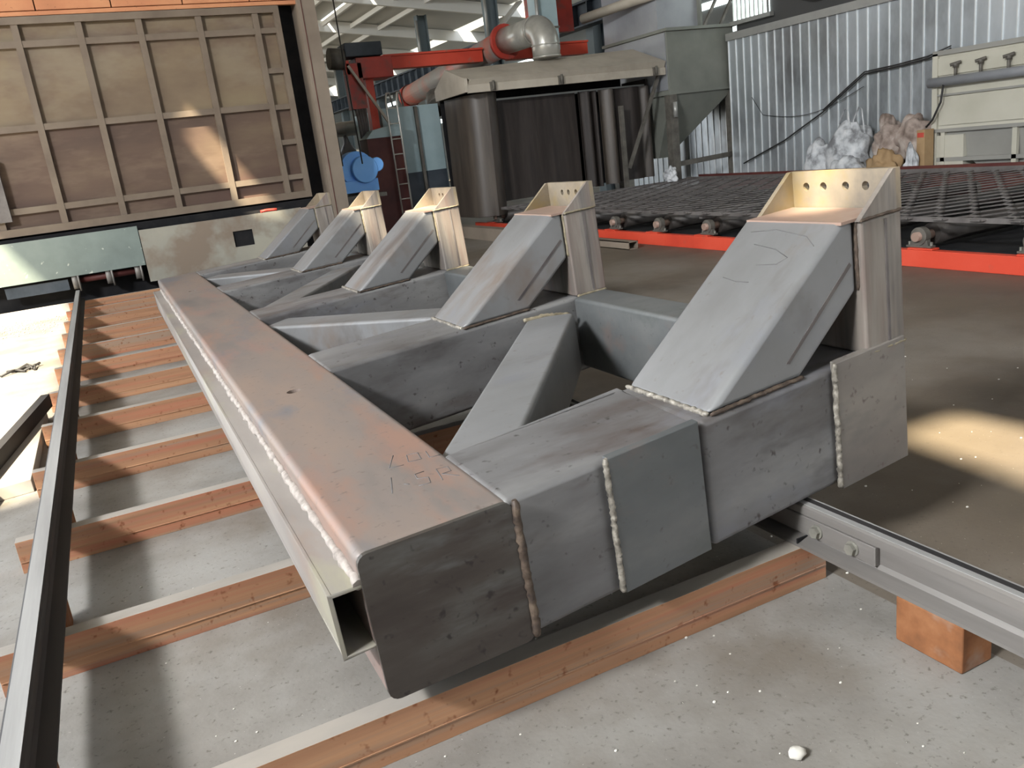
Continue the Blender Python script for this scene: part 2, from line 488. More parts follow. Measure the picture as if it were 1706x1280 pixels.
# ------------------------------------------------------------------ the rail track
ZS = 0.154
DS = 1.0847
SL = ['nearest rusty sleeper, cut off by the lower right corner of the picture',
      'long rusty sleeper right under the near end of the steel frame',
      'second rusty sleeper from the bottom edge, just left of the near frame end',
      'third rusty sleeper counted from the near frame end, orange with thin grey streaks',
      'fourth rusty sleeper counted from the near frame end, between rail and welded frame',
      'fifth rusty sleeper counted from the near frame end, left of the beam',
      'sixth rusty sleeper counted from the near frame end, left of the beam',
      'seventh rusty sleeper counted from the near frame end, left of the beam',
      'eighth rusty sleeper counted from the near frame end, left of the beam',
      'ninth rusty sleeper counted from the near frame end, left of the far beam half',
      'tenth rusty sleeper counted from the near frame end, left of the far beam end',
      'eleventh rusty sleeper counted from the near frame end, second from the furnace',
      'farthest rusty sleeper, in the shade in front of the furnace pit']
for i in range(-1, 12):
    y0 = 1.9725 + DS * i
    if i == 11:
        y0 -= 0.05
    m = MB()
    x0, x1 = -0.65 + random.uniform(-.01, .01), 2.02
    dp = 0.07
    m.add([(x0, y0, 0), (x1, y0, 0), (x1, y0 + dp, 0), (x0, y0 + dp, 0), (x0, y0, ZS), (x1, y0, ZS), (x1, y0 + dp, ZS), (x0, y0 + dp, ZS)],
          [(3, 2, 1, 0), (0, 1, 5, 4), (1, 2, 6, 5), (2, 3, 7, 6), (3, 0, 4, 7)], 0)
    m.add([(x0, y0, ZS), (x1, y0, ZS), (x1, y0 + dp, ZS), (x0, y0 + dp, ZS)], [(0, 1, 2, 3)], 1)
    # rolled grooves along the side
    m.box(x0 + .002, x1 - .002, y0 - 0.003, y0, 0.05, 0.056, 0)
    tag(m.build('sleeper', ['rust', 'sleeper_top'], bevel=0.006), SL[i + 1], 'sleeper', 'rail sleepers under the frame')


def rail_profile(c):
    """half-inch accurate crane rail: foot, web, head"""
    H = 0.298 - ZS
    z = ZS
    pts = [(-.068, 0), (.068, 0), (.068, .012), (.022, .026), (.012, .04), (.012, H - .045), (.034, H - .034), (.034, H - .006), (.026, H),
           (-.026, H), (-.034, H - .006), (-.034, H - .034), (-.012, H - .045), (-.012, .04), (-.022, .026), (-.068, .012)]
    return [(c + a, z + b) for a, b in pts]


def rail(name, xc, y0, y1, mats, headm, label):
    root = thing(name, label, 'rail', (xc, y0, ZS))
    p = rail_profile(0)
    H = 0.298 - ZS

    def f(yy):
        return lambda q: (q[0], yy, q[1] - ZS)
    m = MB()
    m.prism(p, f(0), f(y1 - y0))
    m.build('rail_body', mats, root)
    m = MB().box(-.026, .026, 0, y1 - y0, H - 0.002, H + 0.0025)
    m.build('rail_head', headm, root)
    return root


rail('rail', -0.493, -3.0, 14.1, 'rail_dark', 'rail_head', 'long rail with its shaded side coloured black and bright worn head at left, leading to the furnace')  # whole body coloured near black to stand for its shaded right side
rr = rail('rail', 1.972, -3.0, 14.1, 'rail', 'rail_head', 'grey rail at lower right, passing under the steel frame, with a bolted fishplate')
H = 0.298 - ZS
fp = MB().box(-.034, -.012, 4.69, 5.50, .036, H - .04).build('fishplate', 'rail', rr, bevel=0.004)
for yy in (4.778, 4.93, 5.16, 5.32):
    b = MB()
    n = 6
    b.tube([(-.034, yy, .068), (-.054, yy, .068)], .020, 6, smooth=False)
    b.tube([(-.03, yy, .068), (-.04, yy, .068)], .025, 16)
    b.build('bolt', 'bolt', fp)
MB().box(-.07, -.02, 4.985, 4.99, .012, .03).build('joint_gap', 'dark', rr)
MB().box(-.004, .017, 0, 17.1, H, H + .004).build('worn_groove', 'rail_dark', rr)
tag(MB().box(1.905, 2.035, 1.36, 1.585, 0, 0.153).build('support_block', 'rust_block', bevel=0.006),
    'flaky orange rust block propping the right rail at lower right', 'block')
NM = ['first', 'second', 'third', 'fourth', 'fifth', 'sixth', 'seventh', 'eighth', 'ninth', 'tenth']
for k in range(10):
    yy = 1.9725 + DS * (k - 0)
    tag(MB().box(-.552, -.442, yy + .25, yy + .45, 0, ZS).build('support_block', 'rust_block', bevel=.004),
        'rusty prop block under the left rail, %s bay from the frame end' % NM[k], 'block', 'prop blocks under the left rail')
# packers that carry the frame
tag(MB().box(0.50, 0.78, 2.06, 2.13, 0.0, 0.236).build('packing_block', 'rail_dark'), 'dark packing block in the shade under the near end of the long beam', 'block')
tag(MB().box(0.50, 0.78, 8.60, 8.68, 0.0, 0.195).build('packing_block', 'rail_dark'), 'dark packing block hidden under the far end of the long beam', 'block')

# ------------------------------------------------------------------ the welded frame
root = thing('welded_steel_frame', 'huge grey welded steel frame of box beams with five slanted brackets, lying across the rails', 'steel frame')
RF = Matrix(((0.9986788412, 0.0090702355, -0.0505796688), (-0.0087363381, 0.9999385897, 0.0068185979), (0.050638409, -0.0063677083, 0.9986967527)))
root.matrix_world = Matrix.Translation((0.4040261762, 1.9157051355, 0.2350036150)) @ RF.to_4x4()
WL, HT, LEN = 0.4392, 0.4319, 8.5
SK = 0.0915
V1, DT, WT = -0.015, 2.0078, 0.4821


def sv(u, v):
    return v + SK * max(0.0, u - WL)


def cbar(mb, u0, u1, v0, v1, w0, w1, m=0):
    """box along u following the skew of the cross beams"""
    b = [(u0, sv(u0, v0), w0), (u1, sv(u1, v0), w0), (u1, sv(u1, v1), w0), (u0, sv(u0, v1), w0)]
    t = [(u0, sv(u0, v0), w1), (u1, sv(u1, v0), w1), (u1, sv(u1, v1), w1), (u0, sv(u0, v1), w1)]
    return mb.hexa(b, t, m)


def bead(pts, r, name, material, parent, step=0.012, jit=0.5, seed=0):
    path = []
    rad = []
    for a, b in zip(pts[:-1], pts[1:]):
        a, b = Vector(a), Vector(b)
        n = max(2, int((b - a).length / step))
        for i in range(n):
            p = a.lerp(b, i / n)
            path.append(p + Vector((random.uniform(-1, 1), random.uniform(-1, 1), random.uniform(-1, 1))) * r * 0.22)
            rad.append(r * (0.75 + 0.5 * random.random() * jit + 0.3 * abs(math.sin(i * 1.3))))
    path.append(Vector(pts[-1]))
    rad.append(r * 0.6)
    return MB().tube(path, rad, 7).build(name, material, parent)


lb = MB().box(0, WL, 0, LEN, 0, HT).build('long_beam', 'beam_steel', root, bevel=0.028, seg=4)
hc = []
for (u, v) in ((0.213, 1.78), (0.213, 6.59)):
    hc.append(MB().tube([(u, v, HT - 0.2), (u, v, HT + 0.1)], 0.032, 20, smooth=False))
# bake the rounding first, then drill
bpy.context.view_layer.update()
_me = bpy.data.meshes.new_from_object(lb.evaluated_get(bpy.context.evaluated_depsgraph_get()))
lb.modifiers.clear()
lb.data = _me
cut(lb, hc)
# chalk scribble beside the corner
for rows in ([[(.30, .60), (.255, .50), (.30, .49)], [(.335, .565), (.32, .50), (.36, .49), (.37, .555), (.335, .565)], [(.395, .545), (.385, .48), (.42, .475)]],
             [[(.235, .42), (.20, .30)], [(.25, .34), (.262, .325)], [(.33, .385), (.30, .385), (.295, .345), (.325, .33), (.315, .285), (.28, .29)],
              [(.35, .275), (.365, .37), (.40, .36), (.395, .32), (.365, .32), (.40, .265)]]):
    sc = MB()
    for st in rows:
        sc.tube([(a, b, HT - .0006) for a, b in st], .0022, 5)
    sc.build('chalk_marks', 'mark_grey', root)
# end plate of the long beam, set in flush, shade put into its colour
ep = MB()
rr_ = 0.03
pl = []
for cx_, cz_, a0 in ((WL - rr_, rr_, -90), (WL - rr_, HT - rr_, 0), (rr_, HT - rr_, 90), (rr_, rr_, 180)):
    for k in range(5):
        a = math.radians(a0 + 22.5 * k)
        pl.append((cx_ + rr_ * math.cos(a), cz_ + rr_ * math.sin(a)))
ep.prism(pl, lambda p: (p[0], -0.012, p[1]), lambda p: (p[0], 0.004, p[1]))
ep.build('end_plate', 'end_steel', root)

# channel welded along the left side
ch = MB()
ch.box(-0.086, -0.076, 0.0, 8.05, 0.165, 0.350)
ch.box(-0.086, 0.002, 0.0, 8.05, 0.340, 0.350)
ch.box(-0.086, 0.002, 0.0, 8.05, 0.165, 0.172)
chn = ch.build('side_channel', 'channel_steel', root, bevel=0.003)
wb = MB()
path, rad = [], []
v = 0.0
while v < 8.05:
    path.append((-0.004, v, 0.356 + random.uniform(-.006, .006)))
    rad.append(0.008 + 0.013 * random.random())
    v += 0.028
wb.tube(path, rad, 7)
wb.build('weld_bead', 'weld_dusty', chn)

DIAG = [(1.165, HT), (1.586, HT), (1.885, 0.655), (1.885, 0.9018), (1.815, 0.9018)]
for i in range(5):
    v0 = V1 + i * DT
    v1 = v0 + WT
    m = MB()
    if i == 0:
        m.hexa([(WL - .02, v0 + .02, 0), (1.12, sv(1.12, v0) + .012, 0), (1.12, sv(1.12, v1), 0), (WL - .02, v1, 0)],
               [(WL - .02, v0 + .02, HT), (1.12, sv(1.12, v0) + .012, HT), (1.12, sv(1.12, v1), HT), (WL - .02, v1, HT)])
        cbar(m, 1.12, 2.09, v0, v1, 0, HT)
    else:
        cbar(m, WL - .02, 2.09, v0, v1, 0, HT)
    cb = m.build('cross_beam', 'cross_steel', root, bevel=0.022, seg=3)
    bead([(WL + .003, v0 + (.02 if i == 0 else 0), 0.0), (WL + .003, v0 + (.02 if i == 0 else 0), HT - .02)], 0.006, 'weld_bead', 'weld_brown', cb)
    # slanted brace
    m = MB()
    dv0, dv1 = v0 + .018, v1 - .004
    m.prism(DIAG, lambda p: (p[0], sv(p[0], dv0), p[1]), lambda p: (p[0], sv(p[0], dv1), p[1]))
    db = m.build('inclined_brace', 'brace_steel', root, bevel=0.022, seg=3)
    # seam in the side of the tube
    sm = MB().prism([(1.52, .50), (1.535, .495), (1.86, .75), (1.85, .762)], lambda p: (p[0], sv(p[0], dv0) - .0015, p[1]), lambda p: (p[0], sv(p[0], dv0) + .004, p[1]))
    sm.build('weld_seam', 'hose', db)
    bead([(1.586, sv(1.586, dv0) - .006, HT + .004), (1.172, sv(1.172, dv0) - .006, HT + .004)], 0.007, 'weld_bead', 'weld_brown', db)
    bead([(1.168, sv(1.168, dv0), HT + .004), (1.168, sv(1.168, dv1), HT + .004)], 0.009, 'weld_bead', 'weld_pale', db)
    bead([(1.885, sv(1.885, dv0) - .005, .66), (1.885, sv(1.885, dv0) - .005, .9)], 0.007, 'weld_bead', 'weld_yellow' if i else 'weld_brown', db)
    # post
    m = MB()
    pv0, pv1 = v0 - .012, v1 + .002
    cbar(m, 1.885, 2.095, pv0, pv1, HT, 0.895)
    po = m.build('post', 'post_steel', root, bevel=0.012, seg=3)
    m = MB()
    m.add([(2.0, sv(2.0, pv0) - .003, HT + .02), (2.012, sv(2.0, pv0) - .003, HT + .02), (2.012, sv(2.0, pv0) - .003, .88), (2.0, sv(2.0, pv0) - .003, .88),
           (2.0, sv(2.0, pv0) + .002, HT + .02), (2.012, sv(2.0, pv0) + .002, HT + .02), (2.012, sv(2.0, pv0) + .002, .88), (2.0, sv(2.0, pv0) + .002, .88)],
          [(0, 1, 2, 3), (7, 6, 5, 4), (0, 4, 5, 1), (3, 2, 6, 7), (0, 3, 7, 4), (1, 5, 6, 2)])
    m.build('weld_seam', 'hose', po)
    bead([(1.89, sv(1.89, pv0) - .004, HT + .004), (2.09, sv(2.09, pv0) - .004, HT + .002)], 0.006, 'weld_bead', 'weld_yellow', po)
    m = MB()
    cbar(m, 1.81, 2.06, pv0 + .02, pv1 - .02, 0.894, 0.904)
    m.build('seat_plate', 'seat_steel', root)
    # drilled back plate with two sloping cheeks
    m = MB()
    cbar(m, 2.07, 2.095, pv0, pv1, 0.895, 1.037)
    bp = m.build('mounting_plate', 'cap_steel', root)
    n = 4 if i == 0 else 3
    vs = [0.115, 0.205, 0.31, 0.395] if i == 0 else [0.14, 0.225, 0.30]
    if i < 3:
        cut(bp, [MB().tube([(2.0, sv(2.07, v0) + q, .980), (2.2, sv(2.07, v0) + q, .980)], 0.016, 14, smooth=False) for q in vs])
    for (a, b, nm) in ((pv0, pv0 + .02, 0), (pv1 - .02, pv1, 1)):
        m = MB()
        m.prism([(1.875, .893), (2.07, .893), (2.07, 1.037), (2.06, 1.037)], lambda p: (p[0], sv(p[0], a), p[1]), lambda p: (p[0], sv(p[0], b), p[1]))
        ck = m.build('cheek_plate', 'cap_steel' if nm else 'post_steel', root)
        if nm == 0:
            bead([(1.88, sv(1.88, a) - .003, .897), (2.09, sv(2.09, a) - .003, .897)], 0.005, 'weld_bead', 'weld_brown' if i == 0 else 'weld_yellow', ck)

# scuffed arcs on the nearest slanted brace
def onb(f, v):
    u, w = 1.165 + (1.815 - 1.165) * f, HT + (.9018 - HT) * f
    return (u, sv(u, V1) + v, w + .0004)


for arc in ([(.86, .34), (.84, .22), (.80, .14), (.76, .17), (.745, .26)], [(.93, .40), (.95, .28), (.92, .12), (.87, .06)], [(.66, .38), (.645, .30), (.65, .24)]):
    MB().tube([onb(*p) for p in arc], .0014, 5).build('scuff_mark', 'mark_grey', root)

# edge beams joining the bracket feet, zigzag braces between the cross beams
for i in range(4):
    va, vb = V1 + i * DT + WT, V1 + (i + 1) * DT
    m = MB()
    m.hexa([(1.865, sv(1.865, va), .03), (2.09, sv(2.09, va), .03), (2.09, sv(2.09, vb), .03), (1.865, sv(1.865, vb), .03)],
           [(1.865, sv(1.865, va), HT), (2.09, sv(2.09, va), HT), (2.09, sv(2.09, vb), HT), (1.865, sv(1.865, vb), HT)])
    m.build('edge_beam', 'plate_steel', root, bevel=0.02, seg=3)
    # zigzag: corner of long beam at odd joints to the outer end of even ones
    u0, u1 = 0.30, 1.80
    if i % 2 == 0:
        a, b = Vector((0.52, va + 0.02, 0)), Vector((1.66, sv(1.66, vb) + .1, 0))
    else:
        a, b = Vector((1.66, sv(1.66, va) - .1, 0)), Vector((0.52, vb - 0.02, 0))
    if i == 0:
        a, b = Vector((0.50, 0.44, 0)), Vector((1.68, 2.06, 0))
    d = (b - a).normalized()
    s = Vector((d.y, -d.x, 0)) * 0.13
    m = MB()
    m.hexa([a + s + Vector((0, 0, .06)), b + s + Vector((0, 0, .06)), b - s + Vector((0, 0, .06)), a - s + Vector((0, 0, .06))],
           [a + s + Vector((0, 0, .385)), b + s + Vector((0, 0, .385)), b - s + Vector((0, 0, .385)), a - s + Vector((0, 0, .385))])
    zb = m.build('zigzag_brace', 'brace_steel', root, bevel=0.022, seg=3)
    if i == 0:
        bead([(1.52, 2.075, .39), (1.64, 2.07, .388), (1.80, 2.06, .36)], 0.012, 'weld_bead', 'weld_yellow', zb)

# plates on the near face, with bright weld down their left edges
for (u0, u1, w0, w1, off) in ((0.755, 1.10, 0.008, 0.445, -.012), (1.715, 2.075, -0.012, 0.452, -.022)):
    m = MB()
    v = V1 + off
    b = [(u0, sv(u0, v), w0), (u1, sv(u1, v), w0), (u1, sv(u1, v) + .03, w0), (u0, sv(u0, v) + .03, w0)]
    t = [(p[0], p[1], w1 - (.0 if k in (0, 1) else -.002)) for k, p in enumerate(b)]
    m.hexa(b, t)
    pp = m.build('patch_plate', 'plate_steel' if u0 < 1 else 'brown_plate', root, bevel=0.003)
    bead([(u0 - .006, sv(u0, v) + .006, w0 + .004), (u0 - .004, sv(u0, v) + .006, w1)], 0.009, 'weld_bead', 'weld_pale', pp, step=.008)
# lug under the right end
m = MB().prism([(1.80, 0.0), (2.085, 0.0), (2.085, -0.06), (2.05, -0.075)], lambda p: (p[0], .22, p[1]), lambda p: (p[0], .25, p[1]))
m.build('foot_lug', 'weld_yellow', root)
bead([(WL + .004, -.014, 0.01), (WL + .006, -.012, HT)], 0.012, 'weld_bead', 'weld_brown', root)

# ------------------------------------------------------------------ furnace at the end of the track
fd = thing('furnace_door', 'rusty brown ribbed furnace door hanging at upper left', 'furnace door', (1.0, 14.5, 1.18))
FO = Vector((1.0, 14.5, 1.18))


def rel(mb, o):
    mb.v = [tuple(Vector(p) - o) for p in mb.v]
    return mb


rel(MB().box(-2.2, 3.30, 14.5, 14.62, 2.67, 4.15), FO).build('skin_plate', 'door_rust', fd)
rel(MB().box(-2.2, 3.30, 14.5, 14.62, 1.2, 2.67), FO).build('skin_plate', 'door_red', fd)
rb = [-1.25, -.43, .392, 1.212, 2.07, 2.93]
for x in rb:
    rel(MB().box(x - .045, x + .045, 14.41, 14.5, 1.27, 4.07), FO).build('upright_rib', 'door_rib', fd)
for z in (1.53, 2.67, 3.80):
    for a, b in zip([-2.2] + rb[:-1], rb):
        rel(MB().box(a + .045, b - .045, 14.42, 14.5, z - .045, z + .045), FO).build('cross_rib', 'door_rib', fd)
for z in (1.53, 2.09, 2.64, 3.20, 3.80):
    rel(MB().box(2.975, 3.23, 14.42, 14.5, z - .04, z + .04), FO).build('cross_rib', 'door_rib', fd)
rel(MB().box(-2.2, 3.31, 14.39, 14.5, 4.06, 4.16), FO).build('top_rail', 'door_rib', fd)
rel(MB().box(-2.2, 3.31, 14.39, 14.5, 1.18, 1.29), FO).build('bottom_rail', 'door_rib', fd)
rel(MB().box(3.22, 3.31, 14.39, 14.5, 1.29, 4.06), FO).build('edge_rail', 'door_rib', fd)
rel(MB().box(-2.2, -1.10, 14.33, 14.42, 1.40, 2.28), FO).build('vent_grille', 'grate', fd)

fb = thing('furnace', 'black furnace chamber with taupe jamb and orange casing behind the ribbed door', 'furnace', (1.0, 16.5, 0))
BO = Vector((1.0, 16.5, 0))
rel(MB().box(-3.2, 3.62, 14.75, 19.5, 0.0, 5.2), BO).build('chamber', 'dark', fb)  # solid near-black block
rel(MB().box(3.60, 3.88, 14.30, 19.4, 0.0, 5.6), BO).build('jamb', 'jamb', fb)
cs = MB()
x = -3.1
while x < 3.5:
    cs.box(x, x + .985, 14.42, 14.8, 4.24, 5.4)
    x += 1.0
rel(cs, BO).build('casing', 'casing', fb, bevel=0.006)
rel(MB().box(-3.2, 3.6, 14.40, 14.5, 4.17, 4.225), BO).build('casing_ledge', 'casing', fb)
rel(MB().box(3.655, 3.665, 14.29, 14.30, 0.3, 5.4), BO).build('jamb_seam', 'maroon', fb)

fc = thing('furnace_car', 'low furnace car with a pale green apron and flanged wheels under the door', 'furnace car', (0.3, 14.6, 0.0))
CO = Vector((0.3, 14.6, 0))
rel(MB().box(-3.2, 0.52, 14.30, 14.34, 0.50, 1.10), CO).build('apron', 'green_panel', fc)
rel(MB().box(-3.0, 3.4, 14.44, 14.74, 0.55, 1.15), CO).build('chassis', 'dark', fc)
for x in (-.493, -.02, .40):
    wv = MB().tube([(x - .05, 14.45, .42), (x + .03, 14.45, .42)], .13, 24)
    wv.tube([(x + .03, 14.45, .42), (x + .055, 14.45, .42)], .17, 24)
    rel(wv, CO).build('wheel', 'rail', fc)
rel(MB().tube([(-.45, 14.45, .42), (.45, 14.45, .42)], .05, 12), CO).build('axle', 'maroon', fc)
rel(MB().box(-1.45, -.60, 14.40, 14.5, .30, .46), CO).build('bumper', 'blue_dark', fc)
gp = MB().box(0, 2.52, -.03, 0, 0, .80).build('apron_plate', 'grey_panel')
cut(gp, [MB().box(1.37, 1.68, -.1, .1, .32, .57)])
gp.location = (0.53, 14.27, 0.235)
gp.rotation_euler = (0, math.radians(0), 0)
tag(gp, 'dusty grey steel plate with a square hole standing in front of the furnace', 'plate')
MB().box(1.33, 1.72, .004, .02, .28, .61).build('hole_backing', 'dark', gp)
tag(MB().tube([(2.40, 14.25, 1.09), (2.50, 14.26, 1.10), (2.60, 14.255, 1.095), (2.66, 14.25, 1.09)], .022, 8).build('hose_scrap', 'rope_red'),
    'short red hose scrap on top of the grey plate by the furnace', 'hose')
bpy.data.objects['hose_scrap'].location.z = -.035
tag(MB().box(-1.75, -.58, 14.0, 14.12, 0.0, .14).build('pit_curb', 'slab'), 'bright pale curb piece in the sun left of the rail end', 'curb')

# ------------------------------------------------------------------ things on the floor at left
t = thing('steel_plate', 'pale thick steel plate lying on the floor left of the dark rail', 'plate', (-1.4, 6.3, 0))
m = MB().hexa([(-.6, -1.12, 0), (.72, -.92, 0), (.72, .9, 0), (-.6, .9, 0)], [(-.6, -1.12, .08), (.72, -.92, .08), (.72, .9, .08), (-.6, .9, .08)])
m.build('plate_body', 'slab', t, bevel=.004)
tag(MB().bar((-.99, 5.15, .131), (-.665, 7.28, .131), .06, .10).build('angle_bar', 'rail_dark'), 'dark steel bar lying slantwise on the floor left of the rail', 'bar')
g = MB()
for k in range(7):
    p = [(-1.16 + .05 * k, 9.7 + random.uniform(-.15, .15), .012) for _ in range(1)]
    g.tube([(-1.20 + .04 * k, 9.55 + random.uniform(-.1, .2), .012), (-1.10 + .04 * k, 9.7 + random.uniform(-.1, .2), .03), (-1.0 + .02 * k, 9.6 + random.uniform(-.1, .2), .012)], .012, 6)
tag(g.build('wire_scrap', 'cable'), 'small tangle of black wire on the sunlit floor at left', 'wire')
g = MB()
for k in range(420):
    a, b = random.gauss(0, .38), random.gauss(0, .5)
    r = random.uniform(.004, .013)
    g.ball((-1.40 + a, 13.2 + b * .9, r * .5), r, r, r * .6, 0, 6, 4)
gr = tag(g.build('gravel', 'grit'), 'scatter of pale grit on the sunlit floor before the furnace at far left', 'gravel')
gr['kind'] = 'stuff'
tag(MB().ball((1.30, 1.38, .012), .024, .02, .014, 0, 14, 8, .3, 2.0, 3).build('pebble', 'stone'), 'white pebble on the concrete at the bottom edge', 'pebble')
g = MB()
for k in range(260):
    x, y = random.uniform(-.3, 4.6), random.uniform(.9, 3.8)
    r = random.uniform(.0015, .005)
    g.ball((x, y, r * .5), r * 1.4, r, r * .7, 0, 6, 4)
gr = tag(g.build('floor_grit', 'stone'), 'tiny white crumbs strewn over the concrete near the camera', 'grit')
gr['kind'] = 'stuff'

# ------------------------------------------------------------------ roller table
rt = thing('roller_table_frame', 'orange-red roller table frame along the floor at right', 'roller table', (9.1, 8.5, 0))
TO = Vector((9.1, 8.5, 0))
for x in (6.98, 10.80):
    m = MB().box(x, x + .09, 2.0, 16.2, 0.0, .165)
    for k in range(12):
        yy = 3.37 + 1.1 * k
        m.box(x + .004, x + .11, yy - .14, yy + .14, .165, .182)
    rel(m, TO).build('side_beam', 'red', rt, bevel=.006)
for k in range(6):
    yy = 3.9 + 2.2 * k
    rel(MB().box(7.07, 10.80, yy - .05, yy + .05, .03, .12), TO).build('cross_member', 'dark', rt)
rel(MB().box(7.2, 10.75, 2.2, 16.0, .13, .15), TO).build('tray', 'dark', rt)
pr = thing('roller', 'roller', 'roller', (0, 0, 0), 'rollers of the roller table')
MB().tube([(.20, 0, .29), (3.68, 0, .29)], .105, 28).build('drum', 'roller', pr)
MB().tube([(-.03, 0, .29), (.22, 0, .29)], .045, 18).build('shaft', 'seat_steel', pr)
MB().tube([(3.66, 0, .29), (3.86, 0, .29)], .045, 18).build('shaft', 'bearing', pr)
for x in (.015, 3.74):
    b = MB().tube([(x, 0, .29), (x + .075, 0, .29)], .088, 24)
    b.prism([(-.10, .183), (.10, .183), (.10, .21), (.075, .27), (-.075, .27), (-.10, .21)], lambda p: (x + .01, p[0], p[1]), lambda p: (x + .065, p[0], p[1]))
    b.box(x + .005, x + .07, -.14, .14, .183, .203)
    bo = b.build('bearing_housing', 'bearing', pr, bevel=.004)
    for s in (-.12, .12):
        MB().tube([(x + .036, s, .2), (x + .036, s, .235)], .014, 6, smooth=False).build('bolt', 'bolt', bo)
ylist = [3.37, 4.49, 5.61, 6.71, 7.75, 8.78, 9.85, 10.98, 12.1, 13.2, 14.3, 15.2]
rl = ['black roller nearest the right picture edge', 'second black roller from the right edge, under the grating',
      'black roller with round rusty shaft end, just right of the nearest bracket', 'black roller hidden behind the nearest bracket',
      'black roller just left of the nearest bracket, mostly behind it', 'black roller with flanged shaft end left of the nearest bracket',
      'second black roller counted leftwards from the nearest bracket', 'third black roller counted leftwards from the nearest bracket, first past the gap',
      'black roller behind the second bracket', 'black roller just left of the second bracket', 'black roller ending in front of the dark curtain',
      'farthest roller, at the foot of the dusty side curtain']
for k, yy in enumerate(ylist):
    o = pr if k == 0 else copy_tree(pr)
    o.location = (7.0, yy, 0)
    o['label'] = rl[k]

gm = MB()
x, i = 6.97, 0
LC, A_ = 0.37, 0.125
while x < 11.2:
    yy = 3.0 - (LC / 2 if i % 2 else 0)
    while yy < 14.3:
        for (a, b, c, d) in ((0, -A_, .10, -A_), (.10, -A_, LC / 2, A_), (LC / 2, A_, LC / 2 + .10, A_), (LC / 2 + .10, A_, LC, -A_)):
            gm.bar((x + b, yy + a, .486), (x + d, yy + c, .486), .024, .012)
        yy += LC
    x += 2 * A_
    i += 1
gm.box(6.885, 6.90, 2.9, 14.65, .455, .50)
gm.box(11.25, 11.28, 2.9, 14.65, .455, .52)
gm.box(6.9, 11.28, 14.62, 14.65, .455, .50)
for yy in (4.5, 8.8, 13.2):
    gm.box(6.95, 11.2, yy - .03, yy + .03, .40, .458)
tag(gm.build('grating', 'grate'), 'wide dark expanded-metal grating lying on the rollers at right', 'grating')
tag(MB().box(11.38, 11.40, 3, 14.4, .0, .555).build('guard_rail', 'maroon'), 'thin dark guard strip along the far side of the grating', 'strip')

tb = MB()
for (a, b, c, d) in ((6.54, 6.70, 0, .012), (6.54, 6.70, .098, .11), (6.54, 6.552, 0, .11), (6.688, 6.70, 0, .11)):
    tb.box(a, b, 9.9, 12.4, c, d)
tag(tb.build('box_tube', 'jamb'), 'open-ended brown box tube lying in front of the red roller table frame', 'tube')
tag(MB().box(6.22, 6.42, 12.9, 16.0, 0, .22).build('box_tube', 'jamb'), 'brown square beam on the floor below the dusty side curtain', 'beam')

# ------------------------------------------------------------------ curtained blasting chamber
bc = thing('blasting_chamber', 'dark curtained blasting chamber under a beige hood, behind the roller table', 'blasting chamber', (9, 16, 0))
KO = Vector((9, 16, 0))
rel(MB().box(6.62, 10.9, 16.3, 16.36, .55, 2.72), KO).build('rear_panel', 'dark', bc)
rel(MB().box(10.92, 10.96, 15.4, 16.3, .6, 2.6), KO).build('side_panel', 'curtain', bc)
for (x0, x1, yy, a, mt, z0) in [(7.05, 9.15, 15.35, .008, 'curtain', .55), (9.15, 9.42, 15.22, .05, 'curtain', .58), (9.42, 9.62, 15.30, .06, 'curtain', .56),
                                (9.62, 9.98, 15.20, .05, 'curtain_brown', .58), (10.02, 10.62, 15.25, .04, 'curtain', .60), (10.62, 10.92, 15.30, .04, 'curtain_brown', .6)]:
    m = MB()
    n = 24
    ft, bk = [], []
    for k in range(n + 1):
        t_ = k / n
        x = x0 + (x1 - x0) * t_
        dy = a * math.sin(t_ * 6.3 * max(1, (x1 - x0) * 1.6))
        ft.append((x, yy + dy))
        bk.append((x, yy + dy + .02))
    m.prism(ft + bk[::-1], lambda p: (p[0], p[1], z0), lambda p: (p[0], p[1], 2.46))
    rel(m, KO).build('curtain_strip', mt, bc)
# left side curtains, bulging
for (pts, mt) in (([(6.95, 15.02), (6.80, 15.06), (6.66, 15.2), (6.62, 15.5), (6.60, 16.2)], 'curtain_brown'),
                  ([(7.22, 15.12), (7.12, 15.0), (6.98, 14.97), (6.90, 15.08)], 'curtain_brown')):
    m = MB()
    pl = pts + [(x + .03, y + .03) for x, y in pts[::-1]]
    m.prism(pl, lambda p: (p[0], p[1], .32), lambda p: (p[0] + .05, p[1], 2.60))
    rel(m, KO).build('side_curtain', mt, bc, bevel=.01)
hd = MB()
# hood: sloping canopy, front lip, left cheek
hd.hexa([(6.55, 14.78, 2.72), (10.97, 14.78, 2.74), (10.96, 16.3, 2.75), (6.52, 16.3, 2.72)],
        [(6.62, 14.72, 2.83), (10.97, 14.72, 2.86), (10.80, 15.6, 3.22), (6.50, 15.6, 3.10)])
rel(hd, KO).build('hood_canopy', 'hood', bc)
rel(MB().box(6.55, 10.97, 14.74, 14.80, 2.60, 2.74), KO).build('hood_lip', 'hood', bc, bevel=.005)
m = MB().prism([(14.74, 2.62), (16.25, 2.60), (16.25, 2.80), (15.6, 3.11), (14.74, 2.86)], lambda p: (6.50, p[0], p[1]), lambda p: (6.56, p[0], p[1]))
rel(m, KO).build('hood_cheek', 'hood', bc)
for x in (7.05, 8.5, 10.7):
    rel(MB().box(x - .05, x + .05, 14.70, 14.75, 2.60, 2.76).tube([(x, 14.68, 2.62), (x, 14.68, 2.78)], .025, 8), KO).build('hood_latch', 'bearing', bc)
rel(MB().bar((10.05, 14.95, .85), (10.93, 14.95, 2.6), .06, .06, up=(0, 1, 0)), KO).build('stay_bar', 'bearing', bc)
